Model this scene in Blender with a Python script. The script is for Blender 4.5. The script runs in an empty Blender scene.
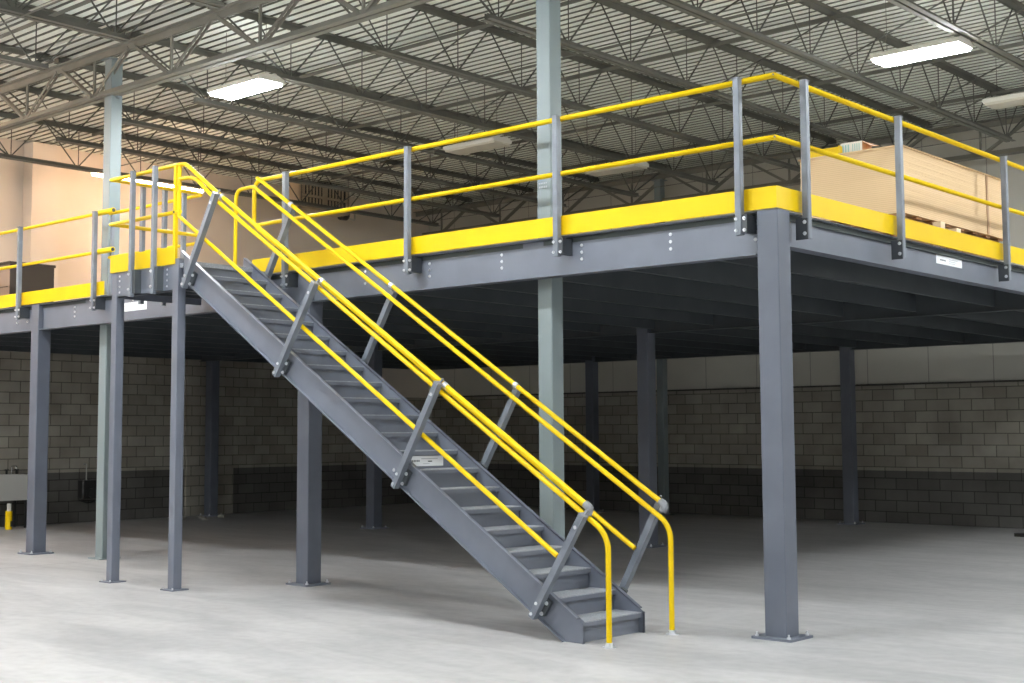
import bpy, math, random
from mathutils import Vector, Matrix
random.seed(7)
C = bpy.context.scene
col = C.collection

# ------------------------------------------------------------------ materials
def lin(c):
    c = c / 255.0
    return c / 12.92 if c <= 0.04045 else ((c + 0.055) / 1.055) ** 2.4
def rgb(r, g, b): return (lin(r), lin(g), lin(b), 1.0)

def base_mat(name, color, rough=0.5, metal=0.0, spec=0.5):
    m = bpy.data.materials.new(name); m.use_nodes = True
    b = m.node_tree.nodes['Principled BSDF']
    b.inputs['Base Color'].default_value = color
    b.inputs['Roughness'].default_value = rough
    b.inputs['Metallic'].default_value = metal
    b.inputs['Specular IOR Level'].default_value = spec
    return m

def N(m, t): return m.node_tree.nodes.new(t)
def LK(m, a, b): m.node_tree.links.new(a, b)

def noisy(name, c1, c2, scale=3.0, rough=0.5, metal=0.0, bump=0.0, detail=4.0, spec=0.5, lo=0.35, hi=0.65, stretch=(1, 1, 1)):
    m = base_mat(name, c1, rough, metal, spec)
    b = m.node_tree.nodes['Principled BSDF']
    g = N(m, 'ShaderNodeNewGeometry'); mp = N(m, 'ShaderNodeMapping')
    mp.inputs['Scale'].default_value = stretch
    LK(m, g.outputs['Position'], mp.inputs['Vector'])
    n = N(m, 'ShaderNodeTexNoise'); n.inputs['Scale'].default_value = scale; n.inputs['Detail'].default_value = detail
    LK(m, mp.outputs['Vector'], n.inputs['Vector'])
    r = N(m, 'ShaderNodeValToRGB')
    r.color_ramp.elements[0].position = lo; r.color_ramp.elements[0].color = c1
    r.color_ramp.elements[1].position = hi; r.color_ramp.elements[1].color = c2
    LK(m, n.outputs['Fac'], r.inputs['Fac']); LK(m, r.outputs['Color'], b.inputs['Base Color'])
    if bump:
        bp = N(m, 'ShaderNodeBump'); bp.inputs['Strength'].default_value = bump; bp.inputs['Distance'].default_value = 0.01
        LK(m, n.outputs['Fac'], bp.inputs['Height']); LK(m, bp.outputs['Normal'], b.inputs['Normal'])
    return m

def emit_mat(name, color, strength):
    m = base_mat(name, (0.9, 0.9, 0.9, 1), 0.4)
    b = m.node_tree.nodes['Principled BSDF']
    b.inputs['Emission Color'].default_value = color
    b.inputs['Emission Strength'].default_value = strength
    return m

def block_wall_mat(name, axis, band_top=0.88, band=True):
    m = base_mat(name, (0.2, 0.2, 0.2, 1), 0.9, spec=0.2)
    b = m.node_tree.nodes['Principled BSDF']
    g = N(m, 'ShaderNodeNewGeometry'); sp = N(m, 'ShaderNodeSeparateXYZ'); LK(m, g.outputs['Position'], sp.inputs[0])
    cb = N(m, 'ShaderNodeCombineXYZ'); LK(m, sp.outputs[axis], cb.inputs[0]); LK(m, sp.outputs['Z'], cb.inputs[1])
    br = N(m, 'ShaderNodeTexBrick')
    br.inputs['Scale'].default_value = 1.0
    br.inputs['Brick Width'].default_value = 0.385; br.inputs['Row Height'].default_value = 0.1885
    br.inputs['Mortar Size'].default_value = 0.008; br.inputs['Mortar Smooth'].default_value = 0.3
    br.inputs['Bias'].default_value = 0.0
    br.inputs['Color1'].default_value = rgb(170, 166, 158); br.inputs['Color2'].default_value = rgb(150, 146, 138)
    br.inputs['Mortar'].default_value = rgb(100, 98, 92)
    LK(m, cb.outputs[0], br.inputs['Vector'])
    n = N(m, 'ShaderNodeTexNoise'); n.inputs['Scale'].default_value = 2.2; n.inputs['Detail'].default_value = 6
    LK(m, g.outputs['Position'], n.inputs['Vector'])
    mx = N(m, 'ShaderNodeMix'); mx.data_type = 'RGBA'; mx.blend_type = 'MULTIPLY'
    rr = N(m, 'ShaderNodeValToRGB'); rr.color_ramp.elements[0].position = 0.3; rr.color_ramp.elements[0].color = (0.78, 0.76, 0.74, 1)
    rr.color_ramp.elements[1].position = 0.7; rr.color_ramp.elements[1].color = (1.05, 1.04, 1.0, 1)
    LK(m, n.outputs['Fac'], rr.inputs['Fac'])
    mx.inputs[0].default_value = 1.0; LK(m, br.outputs['Color'], mx.inputs[6]); LK(m, rr.outputs['Color'], mx.inputs[7])
    last = mx.outputs[2]
    if band:
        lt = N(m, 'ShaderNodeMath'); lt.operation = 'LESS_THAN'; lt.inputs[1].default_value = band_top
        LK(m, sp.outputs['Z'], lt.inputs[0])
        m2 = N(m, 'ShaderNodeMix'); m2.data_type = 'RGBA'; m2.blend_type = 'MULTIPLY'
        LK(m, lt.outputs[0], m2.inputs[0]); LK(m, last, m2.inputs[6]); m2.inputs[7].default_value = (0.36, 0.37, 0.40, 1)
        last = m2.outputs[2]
    LK(m, last, b.inputs['Base Color'])
    bp = N(m, 'ShaderNodeBump'); bp.inputs['Strength'].default_value = 0.5; bp.inputs['Distance'].default_value = 0.01; bp.invert = True
    LK(m, br.outputs['Fac'], bp.inputs['Height']); LK(m, bp.outputs['Normal'], b.inputs['Normal'])
    return m

def panel_wall_mat(name, axis, c1, c2, pitch=1.1):
    m = noisy(name, c1, c2, 0.8, 0.8, spec=0.3)
    b = m.node_tree.nodes['Principled BSDF']
    src = b.inputs['Base Color'].links[0].from_socket
    g = N(m, 'ShaderNodeNewGeometry'); sp = N(m, 'ShaderNodeSeparateXYZ'); LK(m, g.outputs['Position'], sp.inputs[0])
    d = N(m, 'ShaderNodeMath'); d.operation = 'DIVIDE'; d.inputs[1].default_value = pitch; LK(m, sp.outputs[axis], d.inputs[0])
    f = N(m, 'ShaderNodeMath'); f.operation = 'FRACT'; LK(m, d.outputs[0], f.inputs[0])
    l = N(m, 'ShaderNodeMath'); l.operation = 'LESS_THAN'; l.inputs[1].default_value = 0.014; LK(m, f.outputs[0], l.inputs[0])
    mx = N(m, 'ShaderNodeMix'); mx.data_type = 'RGBA'; mx.blend_type = 'MULTIPLY'
    LK(m, l.outputs[0], mx.inputs[0]); LK(m, src, mx.inputs[6]); mx.inputs[7].default_value = (0.55, 0.55, 0.55, 1)
    LK(m, mx.outputs[2], b.inputs['Base Color'])
    return m

def floor_mat():
    m = base_mat('polished_concrete', rgb(176, 172, 166), 0.5, spec=0.4)
    b = m.node_tree.nodes['Principled BSDF']
    g = N(m, 'ShaderNodeNewGeometry')
    mp = N(m, 'ShaderNodeMapping'); mp.inputs['Rotation'].default_value = (0, 0, 0.6); mp.inputs['Scale'].default_value = (0.45, 1.6, 1)
    LK(m, g.outputs['Position'], mp.inputs['Vector'])
    n1 = N(m, 'ShaderNodeTexNoise'); n1.inputs['Scale'].default_value = 0.9; n1.inputs['Detail'].default_value = 8
    n1.inputs['Roughness'].default_value = 0.6; n1.inputs['Distortion'].default_value = 1.3
    LK(m, mp.outputs['Vector'], n1.inputs['Vector'])
    r1 = N(m, 'ShaderNodeValToRGB')
    r1.color_ramp.elements[0].position = 0.32; r1.color_ramp.elements[0].color = rgb(150, 149, 150)
    r1.color_ramp.elements[1].position = 0.66; r1.color_ramp.elements[1].color = rgb(180, 178, 178)
    LK(m, n1.outputs['Fac'], r1.inputs['Fac'])
    n2 = N(m, 'ShaderNodeTexNoise'); n2.inputs['Scale'].default_value = 9; n2.inputs['Detail'].default_value = 6
    LK(m, g.outputs['Position'], n2.inputs['Vector'])
    r2 = N(m, 'ShaderNodeValToRGB')
    r2.color_ramp.elements[0].position = 0.3; r2.color_ramp.elements[0].color = (0.9, 0.9, 0.9, 1)
    r2.color_ramp.elements[1].position = 0.6; r2.color_ramp.elements[1].color = (1, 1, 1, 1)
    LK(m, n2.outputs['Fac'], r2.inputs['Fac'])
    mx = N(m, 'ShaderNodeMix'); mx.data_type = 'RGBA'; mx.blend_type = 'MULTIPLY'; mx.inputs[0].default_value = 1
    LK(m, r1.outputs['Color'], mx.inputs[6]); LK(m, r2.outputs['Color'], mx.inputs[7])
    # sawn control joint running away from the camera at x = -9.45
    sp = N(m, 'ShaderNodeSeparateXYZ'); LK(m, g.outputs['Position'], sp.inputs[0])
    a = N(m, 'ShaderNodeMath'); a.operation = 'ADD'; a.inputs[1].default_value = 9.47; LK(m, sp.outputs['X'], a.inputs[0])
    ab = N(m, 'ShaderNodeMath'); ab.operation = 'ABSOLUTE'; LK(m, a.outputs[0], ab.inputs[0])
    l = N(m, 'ShaderNodeMath'); l.operation = 'LESS_THAN'; l.inputs[1].default_value = 0.007; LK(m, ab.outputs[0], l.inputs[0])
    m3 = N(m, 'ShaderNodeMix'); m3.data_type = 'RGBA'; m3.blend_type = 'MULTIPLY'
    LK(m, l.outputs[0], m3.inputs[0]); LK(m, mx.outputs[2], m3.inputs[6]); m3.inputs[7].default_value = (0.45, 0.45, 0.45, 1)
    LK(m, m3.outputs[2], b.inputs['Base Color'])
    rr = N(m, 'ShaderNodeMapRange'); rr.inputs['To Min'].default_value = 0.36; rr.inputs['To Max'].default_value = 0.62
    LK(m, n1.outputs['Fac'], rr.inputs['Value']); LK(m, rr.outputs['Result'], b.inputs['Roughness'])
    bp = N(m, 'ShaderNodeBump'); bp.inputs['Strength'].default_value = 0.12; bp.inputs['Distance'].default_value = 0.006
    LK(m, n2.outputs['Fac'], bp.inputs['Height']); LK(m, bp.outputs['Normal'], b.inputs['Normal'])
    return m

def grip_mat():
    m = base_mat('tread_plate', rgb(140, 143, 150), 0.55, 0.0)
    b = m.node_tree.nodes['Principled BSDF']
    g = N(m, 'ShaderNodeNewGeometry')
    v = N(m, 'ShaderNodeTexVoronoi'); v.inputs['Scale'].default_value = 70
    LK(m, g.outputs['Position'], v.inputs['Vector'])
    r = N(m, 'ShaderNodeValToRGB')
    r.color_ramp.elements[0].position = 0.15; r.color_ramp.elements[0].color = rgb(162, 165, 171)
    r.color_ramp.elements[1].position = 0.5; r.color_ramp.elements[1].color = rgb(134, 138, 145)
    LK(m, v.outputs['Distance'], r.inputs['Fac']); LK(m, r.outputs['Color'], b.inputs['Base Color'])
    bp = N(m, 'ShaderNodeBump'); bp.inputs['Strength'].default_value = 0.4; bp.inputs['Distance'].default_value = 0.003; bp.invert = True
    LK(m, v.outputs['Distance'], bp.inputs['Height']); LK(m, bp.outputs['Normal'], b.inputs['Normal'])
    return m

def board_mat():
    m = base_mat('fibreboard', rgb(214, 184, 150), 0.8, spec=0.2)
    b = m.node_tree.nodes['Principled BSDF']
    g = N(m, 'ShaderNodeNewGeometry'); sp = N(m, 'ShaderNodeSeparateXYZ'); LK(m, g.outputs['Position'], sp.inputs[0])
    w = N(m, 'ShaderNodeMath'); w.operation = 'MULTIPLY'; w.inputs[1].default_value = 1 / 0.019; LK(m, sp.outputs['Z'], w.inputs[0])
    f = N(m, 'ShaderNodeMath'); f.operation = 'FRACT'; LK(m, w.outputs[0], f.inputs[0])
    l = N(m, 'ShaderNodeMath'); l.operation = 'LESS_THAN'; l.inputs[1].default_value = 0.22; LK(m, f.outputs[0], l.inputs[0])
    mx = N(m, 'ShaderNodeMix'); mx.data_type = 'RGBA'
    mx.inputs[6].default_value = rgb(222, 194, 156); mx.inputs[7].default_value = rgb(206, 176, 138)
    LK(m, l.outputs[0], mx.inputs[0]); LK(m, mx.outputs[2], b.inputs['Base Color'])
    return m

M = {
 'steel': noisy('grey_painted_steel', rgb(97, 102, 114), rgb(106, 111, 123), 2.5, 0.42, spec=0.5),
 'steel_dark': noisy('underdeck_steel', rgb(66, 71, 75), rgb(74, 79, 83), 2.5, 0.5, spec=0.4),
 'post': noisy('post_grey_paint', rgb(102, 108, 118), rgb(116, 122, 132), 6, 0.38, spec=0.5),
 'bracket': base_mat('dark_bracket_steel', rgb(58, 62, 68), 0.45),
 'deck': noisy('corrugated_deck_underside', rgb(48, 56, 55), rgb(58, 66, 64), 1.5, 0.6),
 'yellow': noisy('safety_yellow', rgb(222, 187, 0), rgb(216, 180, 0), 2.0, 0.45, spec=0.25),
 'zinc': base_mat('zinc_bolt', rgb(215, 217, 222), 0.3, 0.6),
 'cap': base_mat('grey_rail_fitting', rgb(128, 130, 136), 0.4, 0.1),
 'green': noisy('pale_green_column_paint', rgb(119, 130, 133), rgb(126, 137, 140), 1.2, 0.5),
 'truss': noisy('dark_primer_steel', rgb(92, 92, 86), rgb(106, 105, 98), 2.0, 0.6),
 'girder': noisy('grey_girder_steel', rgb(112, 111, 104), rgb(128, 126, 118), 2.0, 0.55),
 'rod': base_mat('dark_web_rod', rgb(80, 80, 75), 0.55),
 'roof': noisy('roof_deck_paint', rgb(230, 235, 228), rgb(240, 244, 237), 0.9, 0.6),
 'shaded_flute': noisy('painted_flute_shade', rgb(112, 114, 106), rgb(126, 128, 119), 1.2, 0.6),
 'grip': grip_mat(),
 'floor': floor_mat(),
 'tan_wall': noisy('warm_plaster', rgb(214, 203, 192), rgb(222, 212, 202), 0.7, 0.8),
 'grey_panel': panel_wall_mat('grey_wall_panel', 'X', rgb(196, 194, 186), rgb(204, 201, 193)),
 'plain_wall': noisy('plain_wall', rgb(222, 221, 218), rgb(230, 229, 226), 0.5, 0.8),
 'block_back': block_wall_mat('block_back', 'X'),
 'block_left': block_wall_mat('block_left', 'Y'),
 'block_bare': block_wall_mat('block_bare', 'Y', band=False),
 'ledge': base_mat('dark_ledge', rgb(70, 68, 62), 0.7),
 'light_body': base_mat('fixture_housing', rgb(215, 212, 204), 0.5),
 'diff_off': base_mat('diffuser_off', rgb(196, 190, 176), 0.4),
 'diff_on': emit_mat('diffuser_lit', (0.94, 0.985, 1.0, 1), 165.0),
 'uplight': emit_mat('added_uplight_glow', (0.94, 0.985, 1.0, 1), 12.0),
 'column': noisy('darker_column_grey', rgb(86, 91, 103), rgb(94, 99, 111), 2.5, 0.42, spec=0.5),  # steel grey set darker than on the beams
 'bounce_top': noisy('added_bounce_top', rgb(196, 194, 186), rgb(206, 203, 195), 1.5, 0.7, stretch=(1, 5, 1)),
 'tube_on': emit_mat('warm_tube_lit', (1.0, 0.66, 0.41, 1), 130.0),
 'wire': base_mat('thin_wire', rgb(70, 68, 62), 0.5),
 'conduit': base_mat('galvanised_conduit', rgb(180, 180, 174), 0.4, 0.3),
 'white': base_mat('white_sticker', rgb(232, 234, 238), 0.5),
 'ink': base_mat('sticker_ink', rgb(70, 74, 84), 0.6),
 'ink_pale': base_mat('sticker_ink_pale', rgb(176, 180, 188), 0.6),
 'red': base_mat('sticker_red', rgb(196, 70, 60), 0.6),
 'board': board_mat(),
 'wood': noisy('pallet_wood', rgb(150, 112, 76), rgb(176, 136, 96), 8, 0.8, stretch=(1, 6, 6)),
 'wood_end': base_mat('pale_block_end', rgb(228, 206, 176), 0.8),
 'strap': base_mat('brown_strap', rgb(176, 140, 106), 0.6),
 'carton': base_mat('carton_brown', rgb(196, 150, 112), 0.8),
 'carton_white': base_mat('carton_white', rgb(226, 222, 214), 0.7),
 'teal_ink': base_mat('carton_print', rgb(150, 190, 186), 0.7),
 'brown_box': base_mat('taupe_box', rgb(140, 122, 110), 0.7),
 'brown_dark': base_mat('dark_brown_box', rgb(66, 56, 48), 0.7),
 'basin': base_mat('basin_plastic', rgb(196, 196, 192), 0.35),
 'black': base_mat('black_steel', rgb(38, 38, 38), 0.5),
 'chrome': base_mat('chrome', rgb(220, 220, 220), 0.15, 1.0),
 'rubble': noisy('pale_rubble', rgb(140, 136, 128), rgb(170, 166, 158), 20, 0.9),
 'beige': base_mat('beige_louvre', rgb(188, 172, 148), 0.6),
}

# ------------------------------------------------------------------ mesh builder
class MB:
    def __init__(s): s.v = []; s.f = []; s.sm = []
    def add(s, vs, fs, smooth=False):
        o = len(s.v); s.v += [Vector(p) for p in vs]
        for f in fs: s.f.append([i + o for i in f]); s.sm.append(smooth)
        return s
    def box(s, x0, x1, y0, y1, z0, z1):
        return s.add([(x0,y0,z0),(x1,y0,z0),(x1,y1,z0),(x0,y1,z0),(x0,y0,z1),(x1,y0,z1),(x1,y1,z1),(x0,y1,z1)],
                     [(0,3,2,1),(4,5,6,7),(0,1,5,4),(1,2,6,5),(2,3,7,6),(3,0,4,7)])
    def bbox(s, x0, x1, y0, y1, z0, z1, b=0.004):
        """box with chamfered vertical edges and top/bottom kept flat"""
        p = [(x0+b,y0),(x1-b,y0),(x1,y0+b),(x1,y1-b),(x1-b,y1),(x0+b,y1),(x0,y1-b),(x0,y0+b)]
        vs = [(a,c,z0) for a,c in p] + [(a,c,z1) for a,c in p]
        fs = [tuple(range(7,-1,-1)), tuple(range(8,16))] + [(i,(i+1)%8,8+(i+1)%8,8+i) for i in range(8)]
        return s.add(vs, fs)
    def obox(s, p0, p1, w, h, up=(0,0,1), w0=None):
        """bar from p0 to p1, width w across, h along up"""
        p0 = Vector(p0); p1 = Vector(p1); d = (p1-p0).normalized(); u = Vector(up)
        sd = d.cross(u)
        if sd.length < 1e-4: u = Vector((0,1,0)); sd = d.cross(u)
        sd.normalize(); u = sd.cross(d).normalized()
        vs = []
        for p in (p0, p1):
            for a, b in ((-1,-1),(1,-1),(1,1),(-1,1)): vs.append(p + sd*(a*w/2) + u*(b*h/2))
        return s.add(vs, [(0,3,2,1),(4,5,6,7),(0,1,5,4),(1,2,6,5),(2,3,7,6),(3,0,4,7)])
    def cyl(s, p0, p1, r, n=10, r1=None):
        return s.tube([p0, p1], r, n, r1=r1)
    def tube(s, path, r, n=12, r1=None):
        P = [Vector(p) for p in path]; k = len(P); rings = []; ref = None
        for i, p in enumerate(P):
            if i == 0: t = (P[1]-P[0]).normalized(); sc = 1; nrm = t
            elif i == k-1: t = (P[-1]-P[-2]).normalized(); nrm = t
            else:
                a = (P[i]-P[i-1]).normalized(); b = (P[i+1]-P[i]).normalized(); t = a; nrm = (a+b).normalized()
            if ref is None:
                ref = Vector((0,0,1)).cross(t)
                if ref.length < 1e-3: ref = Vector((0,1,0)).cross(t)
                ref.normalize()
            dirn = nrm
            if i > 0:
                pass
            # project ring of previous segment along its direction to the mitre plane
            if i == 0:
                u = ref; w = t.cross(u).normalized()
                ring = [p + (u*math.cos(2*math.pi*j/n) + w*math.sin(2*math.pi*j/n))*r for j in range(n)]
            else:
                seg = (P[i]-P[i-1]).normalized(); ring = []
                for q in rings[-1]:
                    tt = (p - q).dot(dirn) / max(1e-6, seg.dot(dirn)); ring.append(q + seg*tt)
            rings.append(ring)
        if r1 is not None:
            rings[-1] = [P[-1] + (q-P[-1])*(r1/r) for q in rings[-1]]
        vs = [q for rg in rings for q in rg]; fs = []; o = len(s.v)
        for i in range(k-1):
            for j in range(n): fs.append((i*n+j, i*n+(j+1)%n, (i+1)*n+(j+1)%n, (i+1)*n+j))
        s.add(vs, fs, True)
        s.add(rings[0], [tuple(range(n-1,-1,-1))]); s.add(rings[-1], [tuple(range(n))])
        return s
    def prism(s, poly, axis, a, b):
        """poly of (u,v) extruded along axis 'x' (u=y,v=z), 'y' (u=x,v=z) or 'z' (u=x,v=y)"""
        def mk(u, v, t): return {'x': (t,u,v), 'y': (u,t,v), 'z': (u,v,t)}[axis]
        n = len(poly); vs = [mk(u,v,a) for u,v in poly] + [mk(u,v,b) for u,v in poly]
        fs = [tuple(range(n)), tuple(range(2*n-1,n-1,-1))] + [(i,n+i,n+(i+1)%n,(i+1)%n) for i in range(n)]
        return s.add(vs, fs)
    def build(s, name, mat, parent=None, origin=None):
        import bmesh
        me = bpy.data.meshes.new(name)
        o0 = Vector(origin) if origin is not None else Vector((0,0,0))
        me.from_pydata([v-o0 for v in s.v], [], s.f)
        me.polygons.foreach_set('use_smooth', s.sm)
        bm = bmesh.new(); bm.from_mesh(me); bmesh.ops.recalc_face_normals(bm, faces=bm.faces); bm.to_mesh(me); bm.free()
        me.materials.append(M[mat] if isinstance(mat, str) else mat)
        ob = bpy.data.objects.new(name, me); col.objects.link(ob)
        if parent is not None: ob.parent = parent
        elif origin is not None: ob.location = o0
        return ob

def fillet(path, r, n=5):
    P = [Vector(p) for p in path]; out = [P[0]]
    for i in range(1, len(P)-1):
        a = (P[i-1]-P[i]); b = (P[i+1]-P[i]); d = min(r, a.length*0.48, b.length*0.48)
        a.normalize(); b.normalize(); s = P[i]+a*d; e = P[i]+b*d
        for k in range(n+1):
            t = k/n; out.append(s*(1-t)**2 + P[i]*2*t*(1-t) + e*t**2)
    out.append(P[-1]); return out

def tag(o, label, cat, group=None, kind=None):
    o['label'] = label; o['category'] = cat
    if group: o['group'] = group
    if kind: o['kind'] = kind
    return o
def thing(name, loc, label, cat, group=None):
    o = bpy.data.objects.new(name, None); col.objects.link(o); o.location = loc
    o.empty_display_size = 0.2
    return tag(o, label, cat, group)
def dup(root, loc, label=None, group=None):
    m = {}
    def rec(o, par):
        c = o.copy(); col.objects.link(c)
        if par is not None: c.parent = par
        for ch in kids.get(o.name, []): rec(ch, c)
        return c
    kids = {}
    for ob in list(col.objects):
        if ob.parent is not None: kids.setdefault(ob.parent.name, []).append(ob)
    r = rec(root, None); r.location = loc
    if label: r['label'] = label
    if group: r['group'] = group
    return r
def struct(o): o['kind'] = 'structure'; return o

ORD = ['first','second','third','fourth','fifth','sixth','seventh','eighth','ninth','tenth','eleventh','twelfth',
       'thirteenth','fourteenth','fifteenth','sixteenth','seventeenth','eighteenth']

def bolt(parent, p, axis='y', r=0.011, h=0.012, origin=(0,0,0), name='bolt'):
    """hex bolt head with washer; axis gives the outward direction: '-y' or 'x' ..."""
    d = {'-y': Vector((0,-1,0)), '+y': Vector((0,1,0)), 'x': Vector((1,0,0)), '-x': Vector((-1,0,0)), 'z': Vector((0,0,1))}[axis]
    p = Vector(p); b = MB(); b.cyl(p, p+d*0.003, r*1.45, 12); b.cyl(p+d*0.003, p+d*h, r, 6)
    return b.build(name, 'zinc', parent, origin)

# ------------------------------------------------------------------ camera
F_PX = 1343.888
yaw, pitch, roll = 0.7391, 0.0833, -0.0035
cy_, sy_ = math.cos(yaw), math.sin(yaw)
Fv = Vector((-sy_*math.cos(pitch), cy_*math.cos(pitch), math.sin(pitch)))
Rv = Vector((cy_, sy_, 0)); Uv = Rv.cross(Fv)
R2 = Rv*math.cos(roll) + Uv*math.sin(roll); U2 = -Rv*math.sin(roll) + Uv*math.cos(roll)
cam = bpy.data.cameras.new('camera'); cam.sensor_width = 36; cam.lens = F_PX/1024*36
cam.clip_start = 0.05; cam.clip_end = 200
co = bpy.data.objects.new('camera', cam); col.objects.link(co)
mat = Matrix((R2, U2, -Fv)).transposed().to_4x4(); mat.translation = Vector((5.3097, -9.1186, 1.5546))
cam.shift_x = (512-485.953)/1024; cam.shift_y = -(341.5-320.075)/1024
co.matrix_world = mat; C.camera = co
cam.dof.use_dof = True; cam.dof.focus_distance = 11.5; cam.dof.aperture_fstop = 5.0

# ------------------------------------------------------------------ room shell
XL, XR, YB, YF, ZR = -16.05, 11.0, 12.50, -19.0, 6.60
struct(MB().box(XL-0.4, XR+0.2, YF-0.2, YB+0.2, -0.2, 0).build('floor', 'floor'))
# left wall: block below, smooth warm wall above
JOG = 3.15
struct(MB().box(XL-0.25, XL, YF, 10.55, 0, 3.22).build('wall_left', 'block_left'))
struct(MB().box(XL-0.25, XL, 10.55, YB, 0, 2.33).build('wall_left_block', 'block_left'))
w = MB(); w.box(XL-0.25, XL-0.005, YF, 10.55, 3.22, 6.70); w.box(XL-0.25, XL-0.1, 10.55, YB, 2.33, 6.70)
struct(w.build('wall_left_upper', 'tan_wall'))
struct(MB().box(XL, -15.75, 2.46, 2.99, 3.26, 6.56).build('trim_3', 'tan_wall'))
struct(MB().box(XL+0.002, XL+0.07, 5.86, 6.95, 0, 3.22).build('trim_1', 'block_bare'))
struct(MB().box(XL-0.25, XR+0.2, YB, YB+0.2, 0, 2.33).build('wall_back', 'block_back'))
struct(MB().box(XL-0.25, XR+0.2, YB+0.05, YB+0.2, 2.33, 6.70).build('wall_back_upper', 'grey_panel'))
struct(MB().box(XL-0.08, XR, YB-0.03, YB+0.06, 2.33, 2.36).build('trim_2', 'ledge'))
struct(MB().box(XR, XR+0.2, YF, YB, 0, 6.70).build('wall_right', 'plain_wall'))
struct(MB().box(XL-0.4, XR+0.2, YF-0.2, YF, 0, 6.70).build('wall_front', 'plain_wall'))
# corrugated roof deck, ribs run along X
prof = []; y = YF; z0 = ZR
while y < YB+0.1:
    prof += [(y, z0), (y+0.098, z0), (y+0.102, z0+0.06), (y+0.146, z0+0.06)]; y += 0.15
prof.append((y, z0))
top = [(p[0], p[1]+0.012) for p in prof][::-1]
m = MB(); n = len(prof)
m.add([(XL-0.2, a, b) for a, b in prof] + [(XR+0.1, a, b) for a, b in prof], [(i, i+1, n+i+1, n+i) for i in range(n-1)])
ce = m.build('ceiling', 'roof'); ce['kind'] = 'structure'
ce.data.materials.append(M['shaded_flute'])            # darker colour paints in the shade inside the flutes between ribs
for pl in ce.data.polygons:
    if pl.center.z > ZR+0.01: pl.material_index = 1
struct(MB().box(XL-0.4, XR+0.2, YF-0.2, YB+0.2, ZR+0.10, ZR+0.24).build('ceiling_slab', 'plain_wall'))

# ------------------------------------------------------------------ roof joists (run along Y)
def angle_pair(b, p0, p1, leg=0.045, gap=0.022, t=0.006, down=True):
    """two back-to-back angles along Y or X"""
    p0 = Vector(p0); p1 = Vector(p1); d = (p1-p0).normalized(); sd = d.cross(Vector((0,0,1))).normalized()
    sgn = -1 if down else 1
    for s_ in (-1, 1):
        o = sd*(s_*(gap/2+leg/2)); b.obox(p0+o, p1+o, leg, t)
        o = sd*(s_*(gap/2+t/2)) + Vector((0,0,sgn*leg/2)); b.obox(p0+o, p1+o, t, leg)
JZT, JZB, JL = ZR-0.008, 5.88, 11.72
def make_joist(label):
    t = thing('roof_joist', (0,0,0), label, 'roof joist')
    b = MB(); angle_pair(b, (0,0.0,JZT-0.004), (0,JL,JZT-0.004), 0.068, 0.028); b.build('top_chord', 'truss', t)
    b = MB(); angle_pair(b, (0,0.95,JZB), (0,JL-0.95,JZB), 0.062, 0.028, down=False); b.build('bottom_chord', 'truss', t)
    nb = 9; y0 = 1.13; st = (JL-2*y0)/(nb-1)
    for e in (0, 1):
        f = (lambda yy: yy) if e == 0 else (lambda yy: JL-yy)
        MB().box(-0.06, 0.06, min(f(-0.06),f(0.1)), max(f(-0.06),f(0.1)), JZT-0.075, JZT-0.012).build('seat', 'truss', t)
        MB().cyl((0,f(0.06),JZT-0.06), (0,f(y0),JZB+0.03), 0.013, 6).build('end_web', 'rod', t)
        MB().cyl((0,f(y0-st/2+0.05),JZT-0.03), (0,f(y0),JZB+0.03), 0.009, 6).build('diagonal_web', 'rod', t)
    for i in range(nb):
        yb = y0+i*st
        MB().cyl((0,yb+0.02,JZB+0.01), (0,yb+0.02,JZT-0.02), 0.0075, 6).build('vertical_web', 'rod', t)
        if i < nb-1:
            MB().cyl((0,yb,JZB+0.02), (0,yb+st/2,JZT-0.03), 0.0105, 6).build('diagonal_web', 'rod', t)
            MB().cyl((0,yb+st,JZB+0.02), (0,yb+st/2,JZT-0.03), 0.0105, 6).build('diagonal_web', 'rod', t)
    return t
JX = [-14.3+1.72*k for k in range(11)]
G1Y, G2Y = 0.14, 11.90
jg = 'roof joists behind the green columns'; jf = 'roof joists in front of the green columns'
def jlab(k, side): return 'dark open-web steel roof joist %s the green columns, %s from the left wall' % (side, ORD[k])
first = make_joist(jlab(0, 'behind')); first['group'] = jg; first.location = (JX[0], G1Y, 0)
for k in range(1, len(JX)): dup(first, (JX[k], G1Y, 0), jlab(k, 'behind'), jg)
FJ = [2, 3, 4, 5]
for q, k in enumerate(FJ):
    dup(first, (JX[k], G1Y-JL-0.20, 0), 'dark steel roof joist in the top left corner before the near girder, %s from left' % ORD[q], jf)

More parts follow.
